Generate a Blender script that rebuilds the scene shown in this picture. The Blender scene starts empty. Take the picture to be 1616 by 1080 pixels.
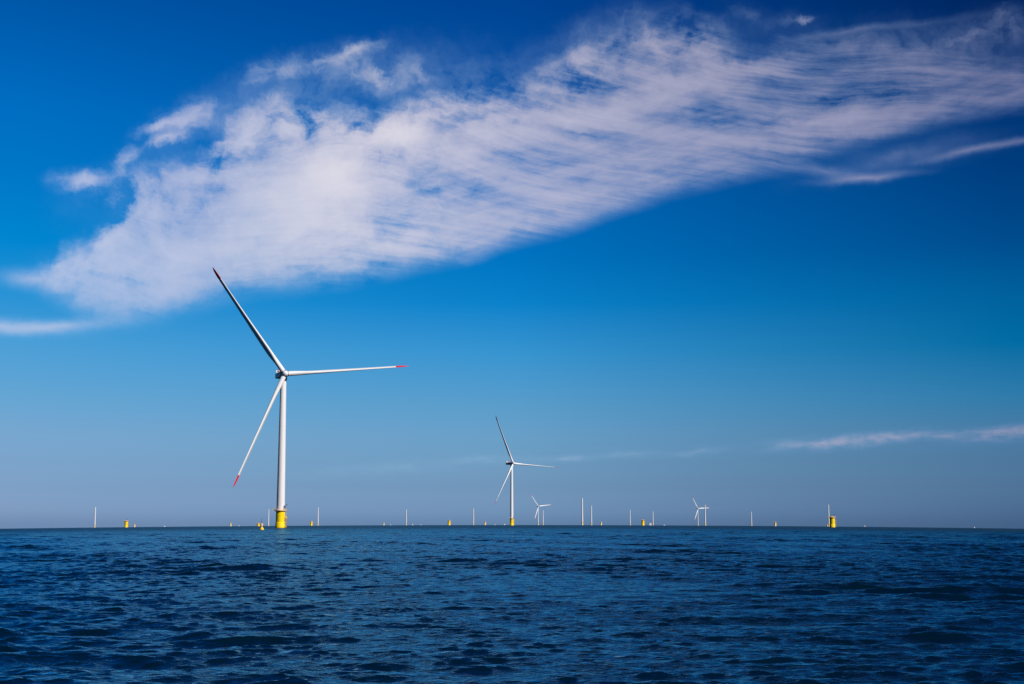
import bpy, bmesh, math, random
import numpy as np
from mathutils import Vector, Matrix

S = bpy.context.scene
C = S.collection
R = math.radians
PI = math.pi

# ------------------------------------------------------------------ camera
F = 2200.0                 # focal length in pixels of a 1616 px wide frame
PITCH = math.atan(287.2 / F)
EYE = 2.0                  # metres above mean sea level (deck of a small boat)
cam = bpy.data.cameras.new('camera')
cam.sensor_width = 36.0
cam.lens = 36.0 * F / 1616
cam.clip_start = 0.5
cam.clip_end = 90000
cam_o = bpy.data.objects.new('camera', cam)
cam_o.location = (0, 0, EYE)
cam_o.rotation_euler = (PI / 2 + PITCH, 0, 0)
C.objects.link(cam_o)
S.camera = cam_o

S.view_settings.view_transform = 'Standard'
S.view_settings.look = 'None'
S.view_settings.exposure = 0
S.view_settings.gamma = 1
S.cycles.max_bounces = 6
S.cycles.caustics_reflective = False
S.cycles.caustics_refractive = False
S.cycles.use_denoising = False
S.cycles.sample_clamp_indirect = 3.0
S.cycles.sample_clamp_direct = 6.0

# ------------------------------------------------------------------ node helpers
class NT:
    def __init__(self, tree):
        self.t = tree

    def n(self, kind, **props):
        nd = self.t.nodes.new(kind)
        for k, v in props.items():
            setattr(nd, k, v)
        return nd

    def put(self, sock, v):
        if isinstance(v, bpy.types.NodeSocket):
            self.t.links.new(v, sock)
        elif v is not None:
            sock.default_value = v

    def m(self, op, a=None, b=None, c=None, clamp=False):
        nd = self.n('ShaderNodeMath', operation=op, use_clamp=clamp)
        for s, v in zip(nd.inputs, (a, b, c)):
            self.put(s, v)
        return nd.outputs[0]

    def v(self, op, a=None, b=None, c=None, scale=None):
        nd = self.n('ShaderNodeVectorMath', operation=op)
        for s, v in zip(nd.inputs, (a, b, c)):
            self.put(s, v)
        if scale is not None:
            self.put(nd.inputs['Scale'], scale)
        return nd.outputs['Value'] if op in ('DOT_PRODUCT', 'LENGTH', 'DISTANCE') else nd.outputs[0]

    def xyz(self, x=0.0, y=0.0, z=0.0):
        nd = self.n('ShaderNodeCombineXYZ')
        for s, v in zip(nd.inputs, (x, y, z)):
            self.put(s, v)
        return nd.outputs[0]

    def sep(self, v):
        nd = self.n('ShaderNodeSeparateXYZ')
        self.put(nd.inputs[0], v)
        return nd.outputs

    def step(self, x, lo, hi, a=0.0, b=1.0):
        nd = self.n('ShaderNodeMapRange', interpolation_type='SMOOTHSTEP')
        for s, v in zip(nd.inputs, (x, lo, hi, a, b)):
            self.put(s, v)
        return nd.outputs[0]

    def noise(self, vec, scale=1.0, detail=2.0, rough=0.5, dist=0.0, lac=2.0):
        nd = self.n('ShaderNodeTexNoise', noise_dimensions='3D')
        self.put(nd.inputs['Vector'], vec)
        nd.inputs['Scale'].default_value = scale
        nd.inputs['Detail'].default_value = detail
        nd.inputs['Roughness'].default_value = rough
        nd.inputs['Distortion'].default_value = dist
        nd.inputs['Lacunarity'].default_value = lac
        return nd.outputs

    def ramp(self, fac, stops, mode='LINEAR'):
        nd = self.n('ShaderNodeValToRGB')
        cr = nd.color_ramp
        cr.interpolation = mode
        cr.elements[0].position, cr.elements[1].position = stops[0][0], stops[-1][0]
        els = [cr.elements[0]] + [None] * (len(stops) - 2) + [cr.elements[1]]
        cr.elements[0].color = tuple(stops[0][1]) + (1,)
        cr.elements[-1].color = tuple(stops[-1][1]) + (1,)
        for p, c in stops[1:-1]:
            e = cr.elements.new(p)
            e.color = tuple(c) + (1,)
        self.put(nd.inputs[0], fac)
        return nd.outputs[0]

    def curve(self, x, pts, ymax):
        """value of a smooth curve through pts (x 0..XM -> y 0..ymax)"""
        nd = self.n('ShaderNodeFloatCurve')
        cm = nd.mapping
        cv = cm.curves[0]
        xm = 20.0
        P = [(a / xm, b / ymax) for a, b in pts]
        cv.points[0].location = P[0]
        cv.points[1].location = P[-1]
        for p in P[1:-1]:
            cv.points.new(*p)
        for p in cv.points:
            p.handle_type = 'AUTO_CLAMPED'
        cm.update()
        self.put(nd.inputs['Value'], self.m('DIVIDE', x, xm))
        return self.m('MULTIPLY', nd.outputs[0], ymax)

    def mixc(self, f, a, b):
        nd = self.n('ShaderNodeMix', data_type='RGBA')
        self.put(nd.inputs[0], f)
        self.put(nd.inputs[6], a if isinstance(a, bpy.types.NodeSocket) else tuple(a) + (1,))
        self.put(nd.inputs[7], b if isinstance(b, bpy.types.NodeSocket) else tuple(b) + (1,))
        return nd.outputs[2]

    def mulc(self, a, b):
        return self.v('MULTIPLY', a, b)


# ------------------------------------------------------------------ sky
SUN_EL, SUN_AZ = R(36), R(127)      # azimuth clockwise from +Y (the view)

def build_sky():
    w = bpy.data.worlds.new('World')
    S.world = w
    w.use_nodes = True
    T = NT(w.node_tree)
    bg = w.node_tree.nodes['Background']
    sky = T.n('ShaderNodeTexSky', sky_type='NISHITA', sun_disc=False,
              sun_elevation=SUN_EL, sun_rotation=SUN_AZ)
    d = T.n('ShaderNodeTexCoord').outputs['Generated']
    dx, dy, dz = T.sep(d)
    el = T.m('MULTIPLY', T.m('ARCSINE', dz), 180 / PI)
    az = T.m('MULTIPLY', T.m('ARCTAN2', dx, dy), 180 / PI)
    # deep, dry air: how the clear sky's colour departs from the standard one, by elevation
    EL = [0.5, 1.5, 2.5, 3.5, 5, 7, 9, 11, 13.8, 16.3, 21, 40]
    CL = [(.495, .78, 1.63), (.382, .63, 1.31), (.351, .59, 1.12), (.338, .59, 1.04), (.257, .597, .995),
          (.17, .603, 1.009), (.048, .565, 1.024), (0, .532, 1.031), (0, .48, 1.026), (0, .459, 1.058), (0, .323, .86), (0, .18, .5)]
    CC = [(.45, .80, 1.72), (.345, .63, 1.32), (.32, .605, 1.16), (.302, .62, 1.11), (.228, .614, 1.064),
          (.106, .605, 1.09), (.01, .51, 1.057), (0, .444, 1.0), (0, .403, .997), (0, .35, .907), (0, .246, .785), (0, .13, .45)]
    CR = [(.219, .463, 1.182), (.19, .415, .984), (.171, .39, .861), (.159, .4, .808), (.071, .412, .82),
          (0, .345, .72), (0, .296, .663), (0, .201, .552), (0, .15, .468), (0, .128, .422), (0, .064, .272), (0, .05, .2)]
    f = T.m('DIVIDE', el, 40.0, clamp=True)
    rr = [T.ramp(f, [(e / 40, tuple(v / 2 for v in c)) for e, c in zip(EL, K)]) for K in (CL, CC, CR)]
    left = T.m('DIVIDE', T.m('ADD', az, 20.0), 20.0, clamp=True)
    right = T.m('DIVIDE', az, 20.0, clamp=True)
    corr = T.mixc(right, T.mixc(left, rr[0], rr[1]), rr[2])
    col = T.mulc(sky.outputs[0], T.v('SCALE', corr, scale=0.2))     # 2 x strength 0.1
    # sky outside the view is dimmed to cut fill light on shaded sides
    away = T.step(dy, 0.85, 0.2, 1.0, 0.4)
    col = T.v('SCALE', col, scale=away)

    # ---- cirrus: a plane tangent to the sky dome, fixed in the world, 1 unit = 2.6 degrees
    cp, sp = math.cos(PITCH), math.sin(PITCH)
    c = T.m('MAXIMUM', T.v('DOT_PRODUCT', d, (0, cp, sp)), 0.02)
    X = T.m('MULTIPLY_ADD', T.m('DIVIDE', dx, c), F / 100, 8.08)
    Y = T.m('MULTIPLY_ADD', T.m('DIVIDE', T.v('DOT_PRODUCT', d, (0, -sp, cp)), c), -F / 100, 5.40)
    P0 = T.xyz(X, Y, 0)

    def warp(vec, scale, amp, detail, seed, rough=0.55):
        nz = T.noise(T.v('ADD', vec, (seed, seed * 1.7, seed * .3)), scale, detail, rough)
        return T.v('MULTIPLY', T.v('SUBTRACT', nz['Color'], (.5, .5, .5)), (amp, amp, 0))

    w1 = warp(P0, 0.6, 0.9, 2, 3.1)
    w2 = warp(P0, 2.2, 0.5, 8, 7.7, .66)
    Pt = T.v('ADD', T.v('ADD', P0, T.v('SCALE', w1, scale=.5)), w2)            # ragged upper side
    Pb = T.v('ADD', T.v('ADD', P0, T.v('SCALE', w1, scale=.18)), T.v('SCALE', w2, scale=.22))  # smoother lower side
    Xt, Yt, _ = T.sep(Pt)
    Xb, Yb, _ = T.sep(Pb)
    top = T.curve(Xt, [(0, 4.48), (.15, 4.38), (.55, 4.2), (.85, 4.12), (1.0, 3.78), (1.35, 3.68), (1.6, 3.35), (1.75, 2.95), (1.95, 2.72), (2.5, 2.62),
                       (2.9, 2.5), (3.3, 2.3), (3.6, 1.85), (4.0, 1.55), (4.5, 1.45), (5.0, 1.5), (5.5, 1.6), (6, 1.58),
                       (6.6, 1.45), (7.1, 1.3), (7.6, 1.18), (8.1, 1.08), (8.5, .9), (9, .62), (9.5, .42), (10, .3), (10.5, .2),
                       (11, .13), (11.4, .22), (11.7, .45), (12.2, .52), (13, .5), (14, .58), (15, .66), (16, .8), (17, .95), (20, 1.4)], 6.0)
    bot = T.curve(Xb, [(0, 4.56), (.5, 4.74), (1, 5.02), (1.5, 5.28), (2, 5.3), (3, 5.1), (4, 4.84), (5, 4.7), (6, 4.52), (7, 4.28),
                       (7.5, 4.16), (8, 3.98), (9, 3.72), (10, 3.42), (11, 3.12), (12, 2.88), (12.6, 2.78), (13, 2.62), (13.4, 2.48), (14, 2.3),
                       (15, 2.06), (16, 1.88), (17, 1.7), (20, 1.0)], 6.0)
    main = T.m('MULTIPLY', T.step(T.m('SUBTRACT', Yt, top), -.1, T.step(X, 7.5, 10.5, .5, .5)),
               T.m('MULTIPLY', T.step(T.m('SUBTRACT', bot, Yb), -.03, T.step(X, 3.5, 8, .7, .4)), T.step(X, -.1, 1.8, .8, 1)))
    main = T.m('MULTIPLY', main, T.step(X, 24, 18))

    def blobs(vec, items, acc=None):
        for (x, y, rx, ry, ang, amp) in items:
            mp = T.n('ShaderNodeMapping', vector_type='TEXTURE')
            T.put(mp.inputs['Vector'], vec)
            mp.inputs['Location'].default_value = (x, y, 0)
            mp.inputs['Rotation'].default_value = (0, 0, R(ang))
            mp.inputs['Scale'].default_value = (rx, ry, 1)
            g = T.n('ShaderNodeTexGradient', gradient_type='QUADRATIC_SPHERE')
            T.put(g.inputs[0], mp.outputs[0])
            acc = T.m('MULTIPLY_ADD', g.outputs['Fac'], amp, acc if acc is not None else 0.0)
        return acc

    # thick and thin places inside the sheet (x, y, radius x, radius y, angle, amount)
    thick = blobs(Pt, [
        (5.0, 2.85, 2.6, 1.3, -14, .9), (6.2, 2.15, 1.1, .6, 0, 1.3), (3.0, 4.05, 3.0, .95, -8, .75), (4.2, 3.5, 2.6, 1.1, -10, .7),
        (5.3, 2.6, 1.6, .9, -25, 1.3), (4.6, 3.3, 1.5, .8, -10, .6), (9.8, 1.72, 3.6, .5, -16, .85), (11.3, 1.15, 2.2, .55, -14, .55), (7.8, 2.2, 2.4, .5, -14, .5),
        (13.0, 1.95, 3.0, .5, -6, .5), (9.2, 3.0, 3.0, .6, -12, .3), (6.5, 3.8, 3.2, .6, -10, .35), (9.3, .75, 1.2, .35, -15, .45),
        (8.6, 1.3, .9, .5, -15, .7), (10.9, .5, .9, .3, -10, .3),
        (4.5, 1.87, .7, .14, -4, -.3), (5.7, 1.66, .9, .14, -8, -.4), (3.4, 2.5, 1.0, .5, -30, .4), (3.35, 2.08, .4, .3, 0, -2.0), (4.1, 1.62, 1.3, .25, -8, .5), (3.5, 2.6, .9, .3, -20, -.45), (5.6, 1.9, 2.4, .35, -8, -.35), (12.2, .75, 2.5, .3, 4, -.25), (14.5, 1.5, 2.5, .5, 2, -.3),
        (13.75, 1.42, 1.3, .14, 6, -.15), (12.9, 1.5, .9, .12, 6, -.2), (9.0, 2.15, 2.0, .2, 8, -.45), (9.2, 1.3, 1.2, .3, 6, -.45),
        (5.9, 1.95, .6, .25, 0, -.4), (7.2, 1.85, .7, .2, 5, -.35), (11.3, 1.9, 1.6, .22, 6, -.4), (14.9, .62, 1.9, .36, 4, -.8),
        (13.2, .62, 1.0, .14, 3, -.5), (12.5, 1.9, 1.2, .15, 4, -.3), (2.0, 4.36, 1.3, .16, 6, -.5), (3.0, 2.85, 1.6, .5, -25, -.1), (2.7, 2.9, 1.8, .6, -30, .25), (4.8, 2.0, 2.2, .4, -14, .35), (1.9, 3.3, .9, .5, -10, -.3), (13.2, 1.9, 3.2, .5, -14, .4), (10.9, 2.5, 3.5, .4, -14, .2),
        (1.7, 3.75, .9, .3, -10, .5), (2.2, 4.0, 1.2, .35, -10, .4), (2.3, 4.75, 1.6, .25, 5, .2)])
    # loose pieces
    loose = blobs(Pt, [
        (2.95, 1.9, .8, .5, -25, 1.5), (2.5, 2.06, .7, .2, -12, 1.4), (2.65, 2.26, .6, .2, -14, 1.1), (5.0, 1.02, 1.6, .38, -12, .75),
        (5.6, .85, .8, .2, -16, .75), (4.15, 1.15, .6, .35, -8, .5), (6.0, 1.28, 1.1, .4, 8, .7), (7.15, 1.05, .5, .3, 20, .35), (6.7, 1.2, .7, .4, 20, .3),
        (1.35, 2.86, .8, .36, -4, 1.7), (1.98, 2.62, .5, .3, -50, 1.2), (10.0, .28, 1.2, .4, -10, .3), (11.9, .25, .8, .4, 20, .25),
        (12.7, .33, .28, .12, -12, .7), (12.5, .34, .6, .16, -6, .25), (15.9, .33, .9, .5, 10, .45), (15.3, .55, 1.0, .35, -4, .3)])
    smooth = blobs(Pb, [
        (.0, 5.17, 2.0, .24, 3, .8), (.9, 5.16, 1.9, .2, -5, .6), (.6, 4.42, 1.2, .28, 4, .8), (13.7, 2.79, 1.3, .12, -5, .7), (13.0, 2.7, 1.3, .16, 8, .5),
        (15.3, 2.38, 1.6, .12, -13, .5), (14.3, 2.45, 2.4, .4, -10, .22), (16.3, 2.18, 1.6, .1, -10, .4), (14.6, .36, 2.4, .12, -9, .12),
        (13.4, .5, 1.6, .12, -8, .3)])
    low = blobs(T.v('ADD', T.v('ADD', P0, T.v('MULTIPLY', w1, (.3, .08, 0))), T.v('MULTIPLY', w2, (1.0, .35, 0))), [
        (14.0, 6.9, 1.5, .19, -5, .85), (13.0, 6.99, 1.7, .2, -4, .8), (14.9, 6.88, 1.0, .12, -4, .35), (15.7, 6.85, 1.3, .22, -5, 1.0), (16.3, 6.8, 1.3, .24, -4, .7),
        (8.9, 7.24, 1.0, .12, -3, .45), (7.7, 7.25, 1.1, .14, -2, .26), (10.0, 7.16, .9, .12, 0, .34), (11.0, 7.13, .8, .11, -4, .38),
        (6.2, 7.4, 2.4, .2, -3, .16)])

    # fallstreaks run slightly downwards to the right
    a = R(8)
    bend = T.noise(T.v('ADD', P0, (11, 4, 2)), .2, 1, .3)['Fac']
    s1 = T.m('ADD', T.m('MULTIPLY', X, math.cos(a)), T.m('MULTIPLY', Y, math.sin(a)))
    s2 = T.m('ADD', T.m('ADD', T.m('MULTIPLY', X, -math.sin(a)), T.m('MULTIPLY', Y, math.cos(a))), T.m('MULTIPLY', bend, 1.9))
    wob = T.noise(T.v('MULTIPLY', P0, (.5, 1.3, 0)), 1.2, 2, .45)['Fac']
    s2 = T.m('MULTIPLY_ADD', wob, .12, s2)
    w2x, w2y, _ = T.sep(w2)
    s2 = T.m('MULTIPLY_ADD', w2y, .16, s2)
    st1 = T.noise(T.xyz(T.m('MULTIPLY', s1, .20), T.m('MULTIPLY', s2, 2.1), 2.0), 1, 9, .64)['Fac']
    st2 = T.noise(T.xyz(T.m('MULTIPLY', s1, .55), T.m('MULTIPLY', s2, 8.0), 5.0), 1, 6, .66)['Fac']
    # finer fibres that rise to the right along the axis of the sheet
    b2 = R(-17)
    u1 = T.m('ADD', T.m('MULTIPLY', X, math.cos(b2)), T.m('MULTIPLY', Y, math.sin(b2)))
    u2 = T.m('ADD', T.m('ADD', T.m('MULTIPLY', X, -math.sin(b2)), T.m('MULTIPLY', Y, math.cos(b2))), T.m('MULTIPLY', bend, 1.2))
    st3 = T.noise(T.xyz(T.m('MULTIPLY', u1, .5), T.m('MULTIPLY', u2, 3.2), 9.0), 1, 7, .6)['Fac']
    where = T.step(T.noise(T.v('ADD', P0, (1, 7, 4)), .55, 2, .5)['Fac'], .42, .6)
    puff = T.noise(T.v('ADD', Pt, (5, 9, 1)), 1.5, 8, .58, .25)['Fac']
    puffw = T.m('MULTIPLY', T.step(T.m('SUBTRACT', Yt, top), 1.5, .2), T.step(X, 12.5, 10.5))   # tufts along the upper left side
    streakw = T.step(X, 2.0, 6.5, .6, 1.1)
    tex = T.m('ADD', T.m('MULTIPLY', T.m('SUBTRACT', st1, .5), 2.7), T.m('MULTIPLY', T.m('SUBTRACT', st2, .5), T.m('MULTIPLY_ADD', where, -1.0, 1.6)))
    tex = T.m('ADD', tex, T.m('MULTIPLY', T.m('MULTIPLY', T.m('SUBTRACT', st3, .5), 1.9), T.m('MULTIPLY_ADD', where, .8, .2)))
    tex = T.m('MULTIPLY', tex, streakw)
    tex = T.m('ADD', tex, T.m('MULTIPLY', T.m('SUBTRACT', puff, .5), T.m('MULTIPLY_ADD', puffw, 4.0, T.step(X, 9, 5, .8, 2.3))))
    mott = T.noise(T.v('MULTIPLY', T.v('ADD', Pt, (3, 1, 6)), (1, 1.9, 1)), 1.1, 8, .66, .6)['Fac']
    tex = T.m('ADD', tex, T.m('MULTIPLY', T.m('SUBTRACT', mott, .5), T.step(X, 11, 5, .5, 1.9)))
    body = T.m('ADD', T.m('ADD', T.step(X, 5, 13, .9, .66), thick), T.m('MULTIPLY', tex, .85))
    body = T.m('MULTIPLY', main, T.m('MAXIMUM', body, 0.06))
    puff2 = T.noise(T.v('ADD', Pt, (2, 3, 8)), 3.4, 7, .6, .2)['Fac']
    lp = T.m('MULTIPLY_ADD', T.m('SUBTRACT', puff2, .5), 1.6, T.m('MULTIPLY', T.m('SUBTRACT', puff, .5), 2.2))
    small = T.m('MULTIPLY_ADD', lp, T.m('MULTIPLY', loose, 2.2, clamp=True), T.m('SUBTRACT', loose, .12))
    small = T.m('MULTIPLY', T.m('MAXIMUM', small, 0.0), .62)
    small = T.m('MULTIPLY_ADD', T.m('MAXIMUM', loose, 0.0), T.m('MULTIPLY_ADD', T.m('SUBTRACT', st3, .5), 1.6, .38), small)
    veil = blobs(Pt, [(3.6, 1.95, 2.0, .9, -18, .5), (5.5, 1.25, 3.4, .75, -10, .55), (7.6, 1.15, 1.8, .5, -16, .35), (1.9, 2.95, 1.6, .7, -25, .35),
                      (9.2, .45, 1.6, .4, -18, .3), (15.0, .65, 3.0, .6, -3, .75), (12.3, .35, 1.4, .3, 0, .22), (1.2, 4.2, 1.6, .6, -15, .3), (14.2, 2.5, 2.4, .35, -12, .3)])
    small = T.m('MULTIPLY_ADD', T.m('MAXIMUM', veil, 0.0), T.m('MAXIMUM', T.m('MULTIPLY_ADD', lp, .9, .55), 0.0), small)
    sm = T.m('MULTIPLY', T.m('MAXIMUM', smooth, 0.0), T.m('MAXIMUM', T.m('MULTIPLY_ADD', T.m('SUBTRACT', st1, .5), 2.0, 1.3), 0.0))
    lown = T.noise(T.v('MULTIPLY', T.v('ADD', P0, (7, 2, 5)), (1, 3.2, 1)), 2.2, 7, .62, .3)['Fac']
    sm = T.m('MULTIPLY_ADD', T.m('MAXIMUM', low, 0.0), T.m('MAXIMUM', T.m('MULTIPLY_ADD', T.m('SUBTRACT', lown, .5), 4.0, 1.1), 0.0), sm)
    dens = T.m('ADD', T.m('ADD', body, small), sm)
    alpha = T.m('SUBTRACT', 1.0, T.m('POWER', math.e, T.m('MULTIPLY', dens, -.80)))
    alpha = T.m('MULTIPLY', alpha, .93)
    alpha = T.m('MULTIPLY', alpha, T.step(dy, 0.0, .3))
    ccol = T.ramp(T.m('DIVIDE', X, 18.0, clamp=True),
                  [(0, (.56, .63, .83)), (.18, (.62, .64, .79)), (.22, (.68, .69, .80)), (.3, (.82, .78, .83)), (.36, (.80, .76, .82)), (.45, (.66, .64, .74)), (.68, (.50, .49, .64)), (.9, (.32, .33, .51)), (1, (.3, .31, .48))])
    # thin veil scatters blue skylight, thick cloud is whiter
    thin = T.mulc(ccol, (.42, .80, 1.05))
    ccol = T.mixc(T.step(alpha, .0, .6), thin, ccol)
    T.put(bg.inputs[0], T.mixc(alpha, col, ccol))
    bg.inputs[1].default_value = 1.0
    # sky node carries its own 0.1 strength through the grading above

build_sky()

# ------------------------------------------------------------------ sun
sun = bpy.data.lights.new('sun', 'SUN')
sun.energy = 4.6
sun.angle = R(0.5)
sun.color = (1.0, .955, .92)
sun_o = bpy.data.objects.new('sun', sun)
sd = Vector((math.sin(SUN_AZ) * math.cos(SUN_EL), math.cos(SUN_AZ) * math.cos(SUN_EL), math.sin(SUN_EL)))
sun_o.rotation_euler = sd.to_track_quat('Z', 'Y').to_euler()
sun_o.location = (200, -200, 300)
C.objects.link(sun_o)

# ------------------------------------------------------------------ materials
def mat(name, col, rough=.45, metal=0.0, var=.06, vscale=.6, stretch=(1, 1, .25), spec=.5, dirt=None, bump=0.0):
    m = bpy.data.materials.new(name)
    m.use_nodes = True
    T = NT(m.node_tree)
    b = m.node_tree.nodes['Principled BSDF']
    oc = T.n('ShaderNodeTexCoord').outputs['Object']
    nz = T.noise(T.v('MULTIPLY', oc, stretch), vscale, 5, .6)['Fac']
    k = T.m('MULTIPLY_ADD', T.m('SUBTRACT', nz, .5), var * 4, 1.0)
    base = T.v('SCALE', tuple(col), scale=k)
    if dirt:
        dcol, lo, hi, amt = dirt       # stain that fades out with height between lo and hi
        z = T.sep(oc)[2]
        d = T.m('MULTIPLY', T.step(T.m('MULTIPLY_ADD', T.m('SUBTRACT', nz, .5), (hi - lo) * 1.6, z), hi, lo), amt)
        base = T.mixc(d, base, dcol)
    T.put(b.inputs['Base Color'], base)
    b.inputs['Roughness'].default_value = rough
    b.inputs['Metallic'].default_value = metal
    b.inputs['Specular IOR Level'].default_value = spec
    if bump:
        bp = T.n('ShaderNodeBump')
        bp.inputs['Distance'].default_value = bump
        T.put(bp.inputs['Height'], T.noise(oc, 3, 4, .6)['Fac'])
        T.put(b.inputs['Normal'], bp.outputs[0])
    return m

M = {
    'white': mat('white_paint', (.80, .79, .79), .42, var=.02),
    'blade': mat('blade_paint', (.82, .82, .82), .38, var=.015),
    'red': mat('red_paint', (.78, .02, .03), .4, var=.05),
    'yellow': mat('yellow_paint', (1.0, .69, .001), .5, var=.015, dirt=((.10, .09, .03), .05, .6, .75), spec=.3),
    'pale_yellow': mat('pale_yellow_paint', (.86, .66, .30), .5, var=.05),  # paler yellow, used on foundations beyond a set distance
    'orange': mat('platform_paint', (.85, .55, .25), .6, var=.05),
    'grey': mat('grey_steel', (.12, .13, .15), .5, .2),
    'nacelle': mat('nacelle_grey', (.20, .23, .27), .45, var=.03),
    'dark': mat('dark_rubber', (.02, .022, .03), .6),
    'hoist': mat('hoist_red', (.55, .12, .1), .5),
    'hull': mat('hull_paint', (.78, .79, .8), .35, var=.02),
    'navy': mat('navy_hull', (.03, .05, .12), .35),
    'glass': mat('tinted_glass', (.02, .03, .04), .08),
}

# ------------------------------------------------------------------ sea level (mean surface)
RE = 7.4e6      # earth's radius with refraction
def sea_z(x, y):
    return -(x * x + y * y) / (2 * RE) - .0202 * x * x / np.sqrt(y * y + .9 * x * x + 900.0)

def at(px, D):
    """the point of the sea seen in column px of the photograph at depth D"""
    x = 0.0
    for _ in range(4):
        z = float(sea_z(x, D)) - EYE
        x = (px - 808) / F * (D * math.cos(PITCH) + z * math.sin(PITCH))
    return Vector((x, D, float(sea_z(x, D))))

# ------------------------------------------------------------------ mesh helpers
def link(name, me, m=None, parent=None, loc=None, mw=None):
    o = bpy.data.objects.new(name, me)
    C.objects.link(o)
    if parent:
        o.parent = parent
    if mw is not None:
        o.matrix_local = mw
    if loc is not None:
        o.location = loc
    if m and not me.materials:
        me.materials.append(m)
    return o

def finish(bm, name, m, smooth=True, ang=35):
    bmesh.ops.recalc_face_normals(bm, faces=bm.faces)
    me = bpy.data.meshes.new(name)
    if smooth:
        for e in bm.edges:
            if len(e.link_faces) == 2 and e.calc_face_angle(0) > R(ang):
                e.smooth = False
        for f_ in bm.faces:
            f_.smooth = True
    bm.to_mesh(me)
    bm.free()
    me.materials.append(m)
    return me

def lathe(bm, prof, seg=48, cx=0, cy=0, cap=True):
    rings = []
    for r, z in prof:
        rings.append([bm.verts.new((cx + r * math.cos(2 * PI * i / seg), cy + r * math.sin(2 * PI * i / seg), z)) for i in range(seg)])
    for a, b in zip(rings, rings[1:]):
        for i in range(seg):
            bm.faces.new((a[i], a[(i + 1) % seg], b[(i + 1) % seg], b[i]))
    if cap:
        bm.faces.new(rings[0][::-1])
        bm.faces.new(rings[-1])

def tube(bm, pts, r, seg=8):
    pts = [Vector(p) for p in pts]
    rings = []
    for i, p in enumerate(pts):
        t = (pts[min(i + 1, len(pts) - 1)] - pts[max(i - 1, 0)]).normalized()
        q = t.to_track_quat('Z', 'Y')
        rr = r[i] if isinstance(r, (list, tuple)) else r
        rings.append([bm.verts.new(p + q @ Vector((rr * math.cos(2 * PI * k / seg), rr * math.sin(2 * PI * k / seg), 0))) for k in range(seg)])
    for a, b in zip(rings, rings[1:]):
        for i in range(seg):
            bm.faces.new((a[i], a[(i + 1) % seg], b[(i + 1) % seg], b[i]))
    bm.faces.new(rings[0][::-1])
    bm.faces.new(rings[-1])

def box(bm, c, s, bevel=0.0, seg=2, rot=None):
    v = bmesh.ops.create_cube(bm, size=1)['verts']
    bmesh.ops.scale(bm, vec=s, verts=v)
    if bevel:
        es = list({e for x in v for e in x.link_edges})
        v = list({x for x in bmesh.ops.bevel(bm, geom=es, offset=bevel, segments=seg, profile=.5, affect='EDGES')['verts']} | {x for x in v if x.is_valid})
    if rot is not None:
        bmesh.ops.rotate(bm, matrix=rot, verts=v)
    bmesh.ops.translate(bm, vec=c, verts=v)
    return v

def thing(name, label, cat, loc, group=None, rz=0.0):
    o = bpy.data.objects.new(name, None)
    o.empty_display_size = 2
    C.objects.link(o)
    o.location = loc
    o.rotation_euler = (0, 0, rz)
    o['label'] = label
    o['category'] = cat
    if group:
        o['group'] = group
    return o

# ------------------------------------------------------------------ wind turbine pieces
HUBOFF = 4.4
TP_TOP = 10.8            # platform height above the water
HUB_Z = 96.6

def foundation_mesh(seg=64, m='yellow'):
    bm = bmesh.new()
    lathe(bm, [(3.05, -9), (3.05, 3.4), (3.0, 3.5), (2.82, 3.75), (2.82, TP_TOP - .6), (2.95, TP_TOP - .45), (2.95, TP_TOP - .02)], seg)
    return finish(bm, 'foundation', M[m])

def landing_mesh():
    """boat landing: two vertical fender tubes with a ladder between, on stand-off arms"""
    bm = bmesh.new()
    for s in (-.75, .75):
        tube(bm, [(s, 0, -4), (s, 0, 6.4), (s, -.55, 7.0), (s, -.9, 7.1)], .2, 10)
        for z in (.8, 3.2, 5.6):
            tube(bm, [(s, 0, z), (s, -1.2, z)], .14, 8)
    for s in (-.28, .28):
        tube(bm, [(s, -.35, -3), (s, -.35, 9.6)], .05, 6)
    z = -2.6
    while z < 9.6:
        tube(bm, [(-.28, -.35, z), (.28, -.35, z)], .03, 5)
        z += .4
    return finish(bm, 'boat_landing', M['yellow'])

def platform_mesh():
    bm = bmesh.new()
    lathe(bm, [(2.3, TP_TOP), (3.85, TP_TOP), (3.85, TP_TOP + .32), (2.3, TP_TOP + .32)], 48, cap=False)
    # laydown extension at the shaded side
    box(bm, (-3.9, -.6, TP_TOP + .16), (1.5, 2.2, .315))
    # brackets
    for i in range(8):
        a = 2 * PI * i / 8 + .2
        tube(bm, [(2.9 * math.cos(a), 2.9 * math.sin(a), TP_TOP - .9), (3.7 * math.cos(a), 3.7 * math.sin(a), TP_TOP - .02)], .09, 6)
    return finish(bm, 'platform', M['orange'])

def railing_mesh():
    bm = bmesh.new()
    n = 28
    P = lambda i, z, r=3.75: (r * math.cos(2 * PI * i / n), r * math.sin(2 * PI * i / n), z)
    z0 = TP_TOP + .32
    for i in range(n):
        tube(bm, [P(i, z0), P(i, z0 + 1.15)], .035, 5)
        for h in (.15, .6, 1.15):
            tube(bm, [P(i, z0 + h), P(i + 1, z0 + h)], .03 if h < 1 else .04, 5)
    for x, y in ((-4.6, -1.6), (-4.6, -.6), (-4.6, .4), (-3.7, -1.65), (-3.7, .45)):
        tube(bm, [(x, y, z0), (x, y, z0 + 1.15)], .035, 5)
    for h in (.6, 1.15):
        tube(bm, [(-3.6, -1.65, z0 + h), (-4.6, -1.65, z0 + h), (-4.6, .45, z0 + h), (-3.6, .45, z0 + h)], .035, 5)
    return finish(bm, 'railing', M['orange'])

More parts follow.
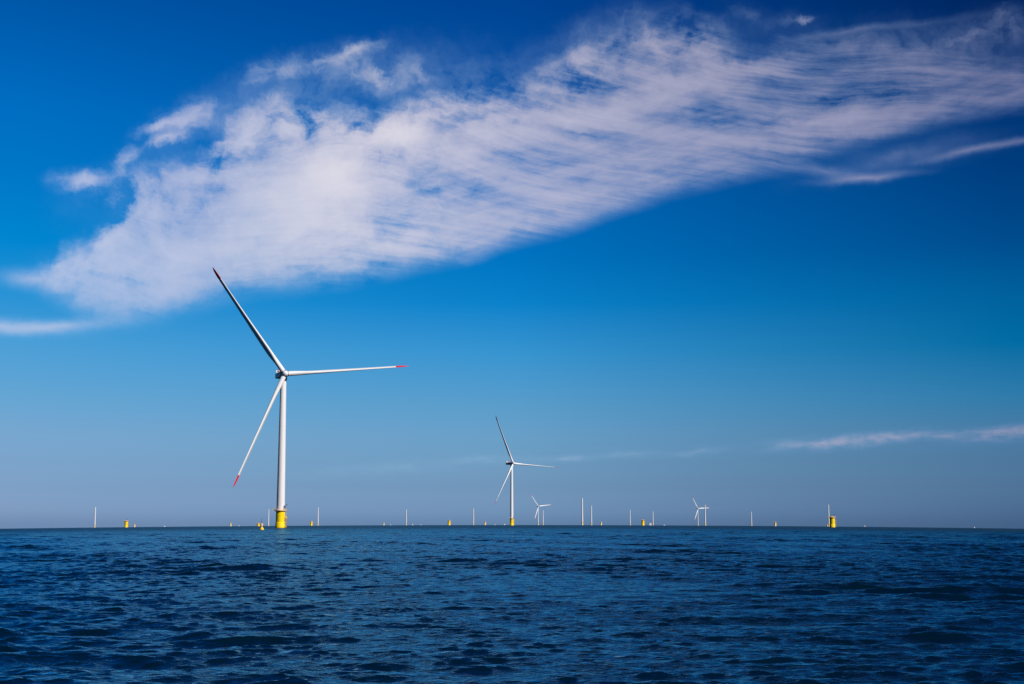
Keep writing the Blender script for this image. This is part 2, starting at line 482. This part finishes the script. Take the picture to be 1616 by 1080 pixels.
def crane_mesh():
    """davit crane: post, slewing head, short boom and hook"""
    bm = bmesh.new()
    z0 = TP_TOP + .32
    tube(bm, [(0, 0, z0), (0, 0, z0 + 2.9)], .13, 10)
    lathe(bm, [(.26, z0 + 2.3), (.3, z0 + 2.5), (.3, z0 + 2.9), (.2, z0 + 3.05)], 12)
    tube(bm, [(-.5, 0, z0 + 2.75), (0, 0, z0 + 3.0), (1.3, 0, z0 + 3.9)], [.12, .2, .12], 8)
    box(bm, (-.45, 0, z0 + 2.7), (.55, .45, .4), .05)
    tube(bm, [(1.25, 0, z0 + 3.85), (1.25, 0, z0 + 3.2)], .03, 5)
    box(bm, (1.25, 0, z0 + 3.1), (.16, .1, .28), .03)
    return finish(bm, 'davit_crane', M['grey'])

def tower_mesh(top=92.6, r0=2.62, r1=1.88, seg=64):
    bm = bmesh.new()
    prof = [(r0 + .12, TP_TOP + .33), (r0 + .12, TP_TOP + .6), (r0, TP_TOP + .62)]
    z0 = TP_TOP + .62
    for k, z in enumerate((36.0, 64.0)):          # flange joints between the tower sections
        r = r0 + (r1 - r0) * (z - z0) / (top - z0)
        prof += [(r, z), (r + .03, z + .01), (r + .03, z + .25), (r, z + .26)]
    prof += [(r1, top - .35), (r1 + .08, top - .3), (r1 + .08, top)]
    lathe(bm, prof, seg)
    return finish(bm, 'tower', M['white'], ang=50)

def door_mesh():
    bm = bmesh.new()
    box(bm, (0, -2.66, TP_TOP + 1.75), (.95, .12, 2.3), .05)
    return finish(bm, 'door', M['grey'])

def nacelle_mesh():
    """rear housing in rotor axes: hub at origin, -Y is upwind"""
    bm = bmesh.new()
    v = box(bm, (0, 10.1, -.1), (5.5, 15.4, 4.0), .7, 3)
    for x in v:
        if x.co.y > 16:                   # tail rises underneath
            x.co.z += .55 * (1 if x.co.z < 0 else 0)
            x.co.x *= .97
        if x.co.y < 4:
            x.co.x *= .82
            x.co.z *= .9
    return finish(bm, 'nacelle', M['nacelle'], ang=40)

def yaw_mesh():
    bm = bmesh.new()
    lathe(bm, [(2.0, -4.15), (2.05, -3.6), (2.35, -2.9), (2.35, -2.0)], 40, 0, HUBOFF)
    return finish(bm, 'yaw_bearing', M['grey'])

def cooler_mesh():
    bm = bmesh.new()
    for i in range(4):
        box(bm, (-1.65 + i * 1.1, 16.6, 3.1), (1.0, .5, 1.5), .04)
    for s in (-2.25, 2.25):
        box(bm, (s, 16.6, 2.9), (.14, .7, 2.1), .03)
    box(bm, (0, 16.6, 3.98), (4.6, .7, .14), .03)
    for s in (-1.9, 1.9):
        tube(bm, [(s, 16.6, 2.4), (s, 15.1, 1.8)], .07, 6)
    return finish(bm, 'cooler', M['white'])

def hoist_mesh():
    bm = bmesh.new()
    z0 = 2.0
    box(bm, (0, 11.3, z0 + .42), (4.4, 4.2, .14))
    for x in (-1.6, 1.6):
        for y in (9.8, 12.8):
            tube(bm, [(x, y, z0 - .1), (x, y, z0 + .36)], .09, 6)
    z1 = z0 + .5
    xs = [-2.15, -1.07, 0, 1.07, 2.15]
    ys = [9.25, 10.3, 11.3, 12.3, 13.35]
    for x in xs:
        for y in (ys[0], ys[-1]):
            tube(bm, [(x, y, z1), (x, y, z1 + 1.2)], .05, 5)
    for y in ys[1:-1]:
        for x in (xs[0], xs[-1]):
            tube(bm, [(x, y, z1), (x, y, z1 + 1.2)], .05, 5)
    for h in (.4, .8, 1.2):
        tube(bm, [(xs[0], ys[0], z1 + h), (xs[-1], ys[0], z1 + h), (xs[-1], ys[-1], z1 + h), (xs[0], ys[-1], z1 + h), (xs[0], ys[0] + .01, z1 + h)], .045, 5)
    return finish(bm, 'hoist_platform', M['hoist'])

def mast_mesh():
    bm = bmesh.new()
    tube(bm, [(0, 5.2, 1.9), (0, 5.2, 3.5)], .06, 6)
    tube(bm, [(-.6, 5.2, 3.3), (.6, 5.2, 3.3)], .045, 6)
    lathe(bm, [(.14, 3.34), (.14, 3.6), (.05, 3.7)], 10, .6, 5.2)
    lathe(bm, [(.14, 3.34), (.14, 3.6), (.05, 3.7)], 10, -.6, 5.2)
    return finish(bm, 'sensor_mast', M['grey'])

def hub_mesh():
    bm = bmesh.new()
    prof = [(.02, -3.1), (.8, -2.95), (1.45, -2.5), (1.85, -1.7), (2.0, -.7), (2.0, .9), (1.85, 1.5), (1.6, 1.75), (1.5, 2.35)]
    seg = 40
    rings = [[bm.verts.new((r * math.cos(2 * PI * i / seg), z, r * math.sin(2 * PI * i / seg))) for i in range(seg)] for r, z in prof]
    for a, b in zip(rings, rings[1:]):
        for i in range(seg):
            bm.faces.new((a[i], a[(i + 1) % seg], b[(i + 1) % seg], b[i]))
    bm.faces.new(rings[-1])
    bm.faces.new(rings[0])
    return finish(bm, 'hub', M['blade'], ang=60)

BL, TIP0 = 80.5, 71.8
def blade_station(r):
    t = r / BL
    root = np.clip((14.0 - r) / 11.5, 0, 1)
    root = root * root * (3 - 2 * root)
    chord = np.interp(t, [0, .04, .2, .35, .5, .7, .85, .93, .97, 1], [3.2, 3.2, 4.6, 4.0, 3.2, 2.5, 2.1, 1.95, 1.5, .15])
    thick = np.interp(t, [0, .04, .12, .2, .35, .5, .7, .85, .95, 1], [3.1, 3.1, 2.7, 2.15, 1.6, 1.25, .85, .6, .42, .06])
    twist = np.interp(t, [0, .1, .25, .5, .75, 1], [13, 13, 9, 4, 1, -1])
    pre = -2.6 * max(0, t) ** 2.2
    return root, float(chord), float(thick), float(twist), pre

def blade_mesh(r0, r1, n, name, m, pitch):
    bm = bmesh.new()
    K = 28
    rings = []
    for j in range(n + 1):
        r = r0 + (r1 - r0) * j / n
        root, ch, th, tw, pre = blade_station(r)
        ring = []
        for k in range(K):
            a = 2 * PI * k / K
            cx, cy = 1.55 * math.cos(a), 1.55 * math.sin(a)          # circle
            u = .5 + .5 * math.cos(a)                                # 1 = leading edge
            s = 1 - u
            yt = 5 * (.2969 * math.sqrt(s) - .126 * s - .3516 * s * s + .2843 * s ** 3 - .1015 * s ** 4)
            ax = (u - .68) * ch
            cam_ = .035 * ch * 4 * s * (1 - s)
            ay = math.copysign(yt * th, math.sin(a)) + cam_ if abs(math.sin(a)) > 1e-6 else 0.0
            x, y = ax + (cx - ax) * root, ay + (cy - ay) * root
            b = -R(tw + pitch)
            ring.append(bm.verts.new((x * math.cos(b) - y * math.sin(b), x * math.sin(b) + y * math.cos(b) + pre, r)))
        rings.append(ring)
    for a, b in zip(rings, rings[1:]):
        for i in range(K):
            bm.faces.new((a[i], a[(i + 1) % K], b[(i + 1) % K], b[i]))
    bm.faces.new(rings[0])
    bm.faces.new(rings[-1])
    return finish(bm, name, m, ang=50)

def cuff_mesh():
    bm = bmesh.new()
    lathe(bm, [(1.62, 1.55), (1.66, 1.7), (1.66, 2.0), (1.62, 2.1)], 32)
    return finish(bm, 'root_collar', M['dark'])

ME = dict(found=foundation_mesh(), found_pale=foundation_mesh(m='pale_yellow'), landing=landing_mesh(), plat=platform_mesh(), rail=railing_mesh(), crane=crane_mesh(),
          tower=tower_mesh(), door=door_mesh(), nac=nacelle_mesh(), yaw=yaw_mesh(), cool=cooler_mesh(), hoist=hoist_mesh(), mast=mast_mesh(),
          hub=hub_mesh(), cuff=cuff_mesh())
BLADES = {}
def blades(pitch):
    if pitch not in BLADES:
        BLADES[pitch] = (blade_mesh(1.4, TIP0, 60, 'blade', M['blade'], pitch), blade_mesh(TIP0, BL, 12, 'blade_tip', M['red'], pitch))
    return BLADES[pitch]

def add_foundation(t, crane_az=-14, land_az=-12, crane=True):
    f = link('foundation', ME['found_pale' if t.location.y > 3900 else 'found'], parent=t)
    a = R(land_az)
    lb = link('boat_landing', ME['landing'], parent=f, mw=Matrix.Translation((4.05 * math.cos(a), 4.05 * math.sin(a), 0)) @ Matrix.Rotation(a - PI / 2, 4, 'Z'))
    p = link('platform', ME['plat'], parent=t)
    link('railing', ME['rail'], parent=p)
    if crane:
        a = R(crane_az)
        link('davit_crane', ME['crane'], parent=t, mw=Matrix.Translation((3.3 * math.cos(a), 3.3 * math.sin(a), 0)) @ Matrix.Rotation(R(5), 4, 'Z'))
    return f

def wind_turbine(px, D, label, yaw, ph, pitch, cone=3, tilt=5, group='complete wind turbines', tweak=(0, 0, 0), bs=1.0, bw=1.0):
    t = thing('wind_turbine', label, 'wind turbine', at(px, D), group)
    add_foundation(t)
    link('tower', ME['tower'], parent=t)
    link('door', ME['door'], parent=t, mw=Matrix.Rotation(R(60), 4, 'Z'))
    head = Matrix.Translation((0, 0, HUB_Z)) @ Matrix.Rotation(R(yaw), 4, 'Z')
    body = head @ Matrix.Translation((0, -HUBOFF, 0))
    n = link('nacelle', ME['nac'], parent=t, mw=body)
    I = Matrix.Identity(4)
    link('yaw_bearing', ME['yaw'], parent=n, mw=I)
    link('cooler', ME['cool'], parent=n, mw=I)
    link('hoist_platform', ME['hoist'], parent=n, mw=I)
    link('sensor_mast', ME['mast'], parent=n, mw=I)
    rot = body @ Matrix.Rotation(R(-tilt), 4, 'X')
    link('hub', ME['hub'], parent=t, mw=rot)
    bm_, tm_ = blades(pitch)
    for k in range(3):
        A = rot @ Matrix.Rotation(R(ph - 120 * k + tweak[k]), 4, 'Y') @ Matrix.Rotation(R(cone), 4, 'X') @ Matrix.Diagonal((bw, bw, bs, 1))
        b = link('blade', bm_, parent=t, mw=A)
        tp = link('blade_tip', tm_, parent=b, mw=I)
        tp['label'] = 'red painted blade tip'
        link('root_collar', ME['cuff'], parent=b, mw=I)
    return t

# ------------------------------------------------------------------ the wind farm
wind_turbine(442.2, 880, 'largest white wind turbine with red blade tips and bright yellow base',
             21.4, 83.9, 53, cone=2.8, tweak=(1.0, 0, .6))
wind_turbine(807.6, 2200, 'middle sized white wind turbine with thin dark blades, near the centre',
             33.2, 94.1, 78, cone=5.5, bs=1.02)
wind_turbine(849.3, 7300, 'tiny distant wind turbine beside a bare tower, just right of the middle sized turbine',
             23.1, 83.6, 0, cone=6, bs=.92, bw=1.15)
wind_turbine(1101.6, 8000, 'tiny distant wind turbine whose level blade crosses a bare white tower to its right',
             24.2, 87.9, 0, cone=6.5, bs=.94, bw=1.15)

def tower_far(px, D, label, hpx):
    """a tower standing on its foundation, still without nacelle and rotor"""
    t = thing('turbine_tower', label, 'tower', at(px, D), 'bare white turbine towers without rotors')
    add_foundation(t, crane=False)
    tw = link('tower', ME['tower'], parent=t)
    H = hpx / F * D * 1.0
    k = max(.8, min(1.25, (H - TP_TOP) / (92.6 - TP_TOP)))
    tw.matrix_local = Matrix.Translation((0, 0, TP_TOP)) @ Matrix.Diagonal((1.12, 1.12, k, 1)) @ Matrix.Translation((0, 0, -TP_TOP))
    return t

for px, y0, y1, lab in (
    (149.4, 802.0, 833.8, 'leftmost bare white tower, standing alone near the left edge of the horizon'),
    (423.6, 803.8, 830.2, 'bare white tower between the buoy and the base of the largest turbine'),
    (501.6, 801.0, 829.5, 'bare white tower right of the largest turbine, beside a short yellow foundation'),
    (641.1, 804.2, 828.8, 'lone bare white tower halfway between the two largest turbines'),
    (747.2, 802.7, 828.7, 'bare white tower left of the middle sized turbine'),
    (857.0, 805.7, 828.6, 'short bare white tower close behind the right side of a tiny turbine'),
    (919.0, 786.8, 828.7, 'tallest and thickest of the bare white towers, left one of a close pair'),
    (933.4, 798.2, 828.7, 'thinner bare white tower, right beside the tallest bare tower'),
    (994.5, 804.8, 829.1, 'bare white tower left of a yellow foundation and a small pale boat'),
    (1030.6, 807.6, 829.3, 'bare white tower just right of a small pale boat'),
    (1113.2, 797.3, 829.8, 'bare white tower crossed by the level blade of a tiny distant turbine'),
    (1186.1, 807.6, 830.0, 'shortest lone bare white tower between the crossed tower and the rightmost towers'),
    (1308.3, 797.3, 831.3, 'rightmost bare white tower, partly behind the largest bare yellow foundation')):
    h = y1 - y0
    D = F * 92.6 / h
    if h < 25:
        D = 8200
    tower_far(px, D, lab, h)

def cap_mesh():
    """temporary cover on a foundation still waiting for its tower"""
    bm = bmesh.new()
    lathe(bm, [(2.75, TP_TOP + .33), (2.75, TP_TOP + .9), (2.2, TP_TOP + 1.3), (.3, TP_TOP + 1.5)], 32)
    return finish(bm, 'cover', M['orange'])
ME['cap'] = cap_mesh()

def tp_only(px, D, label, crane=False, low=0.0, group='yellow foundations without towers'):
    o = at(px, D)
    o.z -= low                       # some stand lower out of the water
    t = thing('turbine_foundation', label, 'foundation', o, group)
    add_foundation(t, crane=crane, crane_az=-60)
    link('cover', ME['cap'], parent=t)
    return t

for px, D, lab, cr, low in (
    (199.1, 2480, 'yellow foundation without a tower, larger left one of the pair near the left edge', True, 0),
    (212.2, 5600, 'pale short foundation just right of the yellow one near the left edge', False, 0),
    (363.9, 5000, 'small pale yellow foundation alone between the left edge pair and the buoy', False, 0),
    (407.6, 2950, 'squat yellow foundation just left of the yellow buoy', False, 5.6),
    (491.3, 3750, 'short yellow foundation just left of a bare tower, right of the largest turbine', False, 0),
    (605.6, 6300, 'tiny pale foundation left of the lone tower halfway between the two largest turbines', False, 0),
    (708.8, 3350, 'yellow foundation with a thin crane post between two bare towers left of centre', True, 0),
    (765.4, 4900, 'small pale yellow foundation just left of the middle sized turbine', False, 0),
    (948.6, 5300, 'small yellow foundation just right of the close pair of bare towers', False, 0),
    (1014.6, 2980, 'yellow foundation just left of a small pale boat', True, 0),
    (1223.4, 4150, 'small yellow foundation alone between the shortest lone tower and the rightmost towers', False, 0),
    (1313.7, 1560, 'largest bare yellow foundation with platform and davit crane, right side of the horizon', True, 0),
    (1305.6, 5300, 'small pale block shaped foundation at the left foot of the rightmost bare tower', False, 4.5)):
    tp_only(px, D, lab, cr, low)

# ------------------------------------------------------------------ yellow buoy
def lattice(bm, r0, z0, r1, z1, n=4, bars=3, rad=.05):
    P = lambda i, k: Vector(((r0 + (r1 - r0) * k) * math.cos(2 * PI * i / n + PI / 4), (r0 + (r1 - r0) * k) * math.sin(2 * PI * i / n + PI / 4), z0 + (z1 - z0) * k))
    for i in range(n):
        tube(bm, [P(i, 0), P(i, 1)], rad, 6)
        for b in range(bars):
            tube(bm, [P(i, b / bars), P(i + 1, (b + 1) / bars)], rad * .6, 5)
            tube(bm, [P(i, (b + 1) / bars), P(i + 1, (b + 1) / bars)], rad * .6, 5)

bo = at(413.3, 560)
by = thing('marker_buoy', 'small yellow buoy with a thin top mast floating left of the largest turbine', 'buoy', bo)
by.rotation_euler = (R(2), R(-3), R(20))
yb = mat('buoy_yellow', (.95, .60, .02), .5, var=.06, dirt=((.12, .09, .04), -.2, .35, .7))
bm = bmesh.new()
lathe(bm, [(.5, -1.2), (.8, -.6), (.85, -.35), (.85, .35), (.7, .5), (.38, 1.1), (.25, 1.2)], 36)
link('float', finish(bm, 'float', yb), parent=by)
bm = bmesh.new()
lattice(bm, .42, .9, .24, 1.9, rad=.05)
link('tower_frame', finish(bm, 'tower_frame', yb), parent=by)
bm = bmesh.new()
for a in range(4):                                     # radar reflector plates and solar panels round the top
    q = Matrix.Rotation(PI / 2 * a + .3, 3, 'Z')
    box(bm, q @ Vector((.36, 0, 2.15)), (.08, .62, .85), .02, 1, q)
lathe(bm, [(.3, 1.68), (.3, 2.55), (.16, 2.72)], 16)
link('top_cage', finish(bm, 'top_cage', M['orange']), parent=by)
bm = bmesh.new()
tube(bm, [(0, 0, 2.6), (0, 0, 4.25)], .045, 8)
lathe(bm, [(.12, 3.0), (.15, 3.05), (.15, 3.3), (.06, 3.4)], 12)
tube(bm, [(-.3, 0, 4.0), (.3, 0, 4.3)], .045, 6)
tube(bm, [(-.3, 0, 4.3), (.3, 0, 4.0)], .045, 6)
link('mast', finish(bm, 'mast', M['grey']), parent=by)
bm = bmesh.new()
lathe(bm, [(.1, 2.74), (.14, 2.8), (.14, 2.98), (.05, 3.05)], 12)
link('lantern', finish(bm, 'lantern', M['glass']), parent=by)

# ------------------------------------------------------------------ work boats on the horizon
def hull_mesh(L, B, Hh, m, name='hull'):
    bm = bmesh.new()
    rings = []
    for j in range(13):
        u = j / 12
        w = B / 2 * (1 - max(0, (u - .55) / .45) ** 2.2) * (.92 + .08 * min(1, u * 4))
        zt = Hh * (.72 + .5 * max(0, u - .35) ** 1.6)
        x = -L / 2 + L * u
        w = max(w, .04)
        rings.append([bm.verts.new((x, s * w * k, z)) for s, k, z in ((-1, 1, zt), (-1, .96, zt * .45), (-1, .6, -.7), (0, 1, -1.0), (1, .6, -.7), (1, .96, zt * .45), (1, 1, zt))])
    for a, b in zip(rings, rings[1:]):
        for i in range(6):
            bm.faces.new((a[i], a[i + 1], b[i + 1], b[i]))
        bm.faces.new((a[6], a[0], b[0], b[6]))
    bm.faces.new(rings[0])
    bm.faces.new(rings[-1])
    return finish(bm, name, m, ang=30)

def cabin_mesh(L, B, z, m):
    bm = bmesh.new()
    box(bm, (L * .02, 0, z + 1.2), (L * .42, B * .78, 2.4), .15)
    box(bm, (L * .06, 0, z + 3.3), (L * .26, B * .62, 1.9), .15)
    return finish(bm, 'wheelhouse', m)

def win_mesh(L, B, z):
    bm = bmesh.new()
    for s in (-1, 1):
        for i in range(4):
            box(bm, (L * (-.03 + .055 * i), s * (B * .31 + .005), z + 3.5), (L * .04, .04, .8))
    box(bm, (L * .191, 0, z + 3.5), (.04, B * .5, .8))
    return finish(bm, 'windows', M['glass'])

def boat_mast_mesh(L, z, h):
    bm = bmesh.new()
    tube(bm, [(L * .03, 0, z + 4.2), (L * .03, 0, z + 4.2 + h)], [.12, .06], 8)
    tube(bm, [(L * .03, -.8, z + 4.2 + h * .55), (L * .03, .8, z + 4.2 + h * .55)], .06, 6)
    box(bm, (L * .03 + .3, 0, z + 4.2 + h * .4), (.25, 1.4, .15), .03)
    return finish(bm, 'mast', M['grey'])

HL, HB, HH = 17.0, 5.4, 2.0
BM = dict(hull=hull_mesh(HL, HB, HH, M['hull']), cab=cabin_mesh(HL, HB, HH * .7, M['hull']), win=win_mesh(HL, HB, HH * .7), mast=boat_mast_mesh(HL, HH * .7, 2.4))
def boat(px, D, label, rz, k=1.0, dz=0.0, group='tiny white boats far out on the horizon'):
    p = at(px, D)
    p.z += dz
    t = thing('work_boat', label, 'boat', p, group, rz)
    t.scale = (k, k, k)
    link('hull', BM['hull'], parent=t)
    c_ = link('wheelhouse', BM['cab'], parent=t)
    link('windows', BM['win'], parent=c_)
    link('mast', BM['mast'], parent=t)
    return t

for px, D, lab, rz, k in (
    (259.6, 5600, 'tiny white boat right of the leftmost pair of foundations', 70, .7),
    (377.0, 5600, 'tiny white boat between a small pale foundation and the buoy', 80, .6),
    (616.4, 5400, 'tiny white boat just right of the tiny pale foundation, left of the lone tower', 75, .55),
    (651.0, 6800, 'tiny pale boat touching the horizon just right of the lone tower', 110, .85),
    (664.2, 5400, 'tiny white boat right of the lone tower, further right than a paler boat', 70, .6),
    (781.4, 5400, 'tiny white boat below the lower blade of the middle sized turbine', 80, .55),
    (796.3, 6800, 'tiny white boat just left of the yellow base of the middle sized turbine', 80, 1.1),
    (1048.0, 6800, 'tiny pale boat right of the bare tower that stands beside the yellow foundation', 20, .7),
    (1365.0, 4300, 'small white boat alone right of the largest bare yellow foundation', 75, .75),
    (1537.8, 4800, 'rightmost tiny white boat, alone near the right edge of the horizon', 75, .75)):
    boat(px, D, lab, R(rz), k)
b = boat(1026.5, 3300, 'small pale cream boat with a thin mast between a yellow foundation and a bare tower', R(80), 1.05, group='boats among the towers')

# ------------------------------------------------------------------ the sea
def build_water():
    rng = np.random.default_rng(11)
    # rows by distance, columns by bearing
    ys = [13.5]
    while ys[-1] < 70000:
        y = ys[-1]
        if y < 300:
            dy = max(.036, y * .0012)
        elif y < 3000:
            dy = y * .0012 * (y / 300) ** .9
        else:
            dy = y * .02
        ys.append(y + dy)
    ys = np.array(ys)
    dy = np.gradient(ys)
    tb = np.tan(np.linspace(R(-28), R(28), 960))
    Yg, Tg = np.meshgrid(ys, tb, indexing='ij')
    Xg = Yg * Tg
    DY = np.repeat(dy[:, None], len(tb), 1)
    Z = np.zeros_like(Xg)
    OX = np.zeros_like(Xg)
    OY = np.zeros_like(Xg)
    # wind sea running towards the viewer, slightly across
    comps = []
    for i in range(180):
        lam = .17 * (10 / .17) ** ((i + rng.random()) / 180)
        th = rng.normal(0, .50 if lam < 1 else .33) + R(-90 + (8 if i % 4 else -22))
        k = 2 * PI / lam
        slope = .0205 if lam < .5 else .0235 * (1 if lam < 1.3 else (1.3 / lam) ** .75)
        comps.append((k * math.cos(th), k * math.sin(th), slope / k, rng.random() * 2 * PI, lam))
    # gentle patchiness so that groups of higher waves come and go
    env = 1 + .35 * np.sin(Xg * .11 + 1.3 * np.sin(Yg * .05)) * np.sin(Yg * .083 + .7 * np.sin(Xg * .07) + 1)
    env2 = np.clip(.85 + .8 * np.sin(Xg * .19 + 2.1 * np.sin(Yg * .037 + 2)) * np.sin(Yg * .105 + 1.4 * np.sin(Xg * .11 + .5) + 2.2)
                   + .35 * np.sin(Xg * .43 + Yg * .21), .25, 2.2)
    for kx, ky, a, p0, lam in comps:
        lim = np.clip((lam / DY[:, 0] - 2.4) / 2.2, 0, 1)
        r_ = np.nonzero(lim > 0)[0]
        if len(r_) == 0:
            continue
        n_ = r_[-1] + 1
        ph = kx * Xg[:n_] + ky * Yg[:n_] + p0
        s_, c_ = np.sin(ph), np.cos(ph)
        A = a * lim[:n_, None] * (env2[:n_] if lam > 1.4 else env[:n_])
        Z[:n_] += A * c_
        kk = math.hypot(kx, ky)
        OX[:n_] -= A * s_ * kx / kk * 1.2
        OY[:n_] -= A * s_ * ky / kk * 1.2
    Xs, Ys = Xg + OX, Yg + OY
    Zs = Z + sea_z(Xg, Yg)
    nr, nc = Xg.shape
    co = np.stack([Xs, Ys, Zs], -1).reshape(-1, 3)
    idx = np.arange(nr * nc).reshape(nr, nc)
    quads = np.stack([idx[:-1, :-1], idx[:-1, 1:], idx[1:, 1:], idx[1:, :-1]], -1).reshape(-1, 4)
    # the rest of the sea all round: a coarse fan from bearing +31 round the back to -31
    tb2 = np.radians(np.linspace(28, 360 - 28, 60))
    rr = np.concatenate([[0.0], np.geomspace(8, 80000, 60)])
    Rg, Ag = np.meshgrid(rr, tb2, indexing='ij')
    x2, y2 = Rg * np.sin(Ag), Rg * np.cos(Ag)
    c2 = np.stack([x2, y2, sea_z(x2, y2) - .02], -1).reshape(-1, 3)
    i2 = np.arange(c2.shape[0]).reshape(Rg.shape) + len(co)
    q2 = np.stack([i2[:-1, :-1], i2[1:, :-1], i2[1:, 1:], i2[:-1, 1:]], -1).reshape(-1, 4)[:, ::-1]
    # small piece between the eye and the first fine row
    a2 = np.radians(np.linspace(-28, 28, 12))
    r3 = np.array([0.01, 8.0, 15.8])
    R3, A3 = np.meshgrid(r3, a2, indexing='ij')
    x3, y3 = R3 * np.sin(A3), R3 * np.cos(A3)
    c3 = np.stack([x3, y3, sea_z(x3, y3) - .35], -1).reshape(-1, 3)
    i3 = np.arange(c3.shape[0]).reshape(R3.shape) + len(co) + len(c2)
    q3 = np.stack([i3[:-1, :-1], i3[:-1, 1:], i3[1:, 1:], i3[1:, :-1]], -1).reshape(-1, 4)
    V = np.concatenate([co, c2, c3]).astype(np.float32)
    Q = np.concatenate([quads, q2, q3]).astype(np.int32)
    me = bpy.data.meshes.new('water')
    me.vertices.add(len(V))
    me.vertices.foreach_set('co', V.ravel())
    me.loops.add(Q.size)
    me.loops.foreach_set('vertex_index', Q.ravel())
    me.polygons.add(len(Q))
    me.polygons.foreach_set('loop_start', np.arange(0, Q.size, 4, dtype=np.int32))
    me.polygons.foreach_set('loop_total', np.full(len(Q), 4, dtype=np.int32))
    me.polygons.foreach_set('use_smooth', np.ones(len(Q), dtype=bool))
    me.update(calc_edges=True)
    o = bpy.data.objects.new('water', me)
    C.objects.link(o)
    o['kind'] = 'structure'
    o['label'] = 'deep blue choppy sea with short dark wavelets reaching to the horizon'

    m = bpy.data.materials.new('sea_water')
    m.use_nodes = True
    T = NT(m.node_tree)
    b = m.node_tree.nodes['Principled BSDF']
    geo = T.n('ShaderNodeNewGeometry')
    pos, nor = geo.outputs['Position'], geo.outputs['Normal']
    dist = T.v('LENGTH', pos)
    def chop(sc, stretch, detail, amp, seed):
        nz = T.noise(T.v('ADD', T.v('MULTIPLY', pos, (stretch, 1, 1)), (seed, seed, seed)), sc, detail, .55)['Color']
        return T.v('MULTIPLY', T.v('SUBTRACT', nz, (.5, .5, .5)), (amp * .7, amp, 0))
    # real ripples near the eye
    bp = T.n('ShaderNodeBump')
    bp.inputs['Distance'].default_value = 1.0
    rp = T.noise(T.v('MULTIPLY', pos, (.62, 1, 1)), 5.5, 5, .58, .4)['Fac']
    rq = T.noise(T.v('MULTIPLY', pos, (.5, 1, 1)), 1.7, 4, .5, .5)['Fac']
    hgt = T.m('ADD', T.m('MULTIPLY', T.m('ABSOLUTE', T.m('SUBTRACT', rp, .5)), .035), T.m('MULTIPLY', T.m('ABSOLUTE', T.m('SUBTRACT', rq, .5)), .10))
    T.put(bp.inputs['Height'], T.m('MULTIPLY', hgt, -1.0))
    nor = bp.outputs[0]
    fine = chop(14.0, .5, 1, .03, 1.3)
    mid = chop(2.6, .42, 3, .22, 5.1)
    big = chop(.55, .45, 5, .80, 9.9)
    huge = chop(.045, 2.6, 6, .7, 2.9)
    # the wind patches: gusts roughen the water, slicks smooth it
    gust = T.noise(T.v('MULTIPLY', pos, (.35, 1, 1)), .035, 4, .6)['Fac']
    gk = T.m('MULTIPLY_ADD', T.m('SUBTRACT', gust, .5), 1.6, 1.0)
    wave_fade = T.step(dist, 60, 500)          # geometry carries the waves nearby, texture carries them farther out
    pert = T.v('ADD', fine, T.v('SCALE', mid, scale=T.step(dist, 30, 160, .15, 1.0)))
    pert = T.v('SCALE', pert, scale=gk)
    far = T.v('SCALE', T.v('ADD', big, T.v('SCALE', huge, scale=T.step(dist, 80, 300, .3, 1.0))), scale=T.m('MULTIPLY', wave_fade, .7))
    pert = T.v('SCALE', pert, scale=T.step(dist, 60, 600, 1.0, 1.7))
    pert = T.v('ADD', pert, far)
    N = T.v('NORMALIZE', T.v('ADD', nor, pert))
    m.node_tree.nodes.remove(b)
    body = T.n('ShaderNodeBsdfDiffuse')            # light scattered back from inside the water
    body.inputs['Color'].default_value = (.0003, .009, .022, 1)
    T.put(body.inputs['Normal'], nor)
    gl = T.n('ShaderNodeBsdfAnisotropic')
    gl.inputs['Color'].default_value = (.34, .76, .92, 1)
    T.put(gl.inputs['Normal'], N)
    T.put(gl.inputs['Roughness'], T.step(dist, 60, 1000, .04, .32))
    fr = T.n('ShaderNodeFresnel')
    fr.inputs['IOR'].default_value = 1.38
    T.put(fr.inputs['Normal'], N)
    mx = T.n('ShaderNodeMixShader')
    # mirrored sky is dimmed with distance, standing in for small faces hiding each other
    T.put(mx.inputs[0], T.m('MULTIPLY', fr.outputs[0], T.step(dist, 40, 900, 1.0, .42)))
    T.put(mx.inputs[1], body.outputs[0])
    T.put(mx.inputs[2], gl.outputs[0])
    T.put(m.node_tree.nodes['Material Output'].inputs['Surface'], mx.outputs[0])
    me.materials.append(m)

build_water()
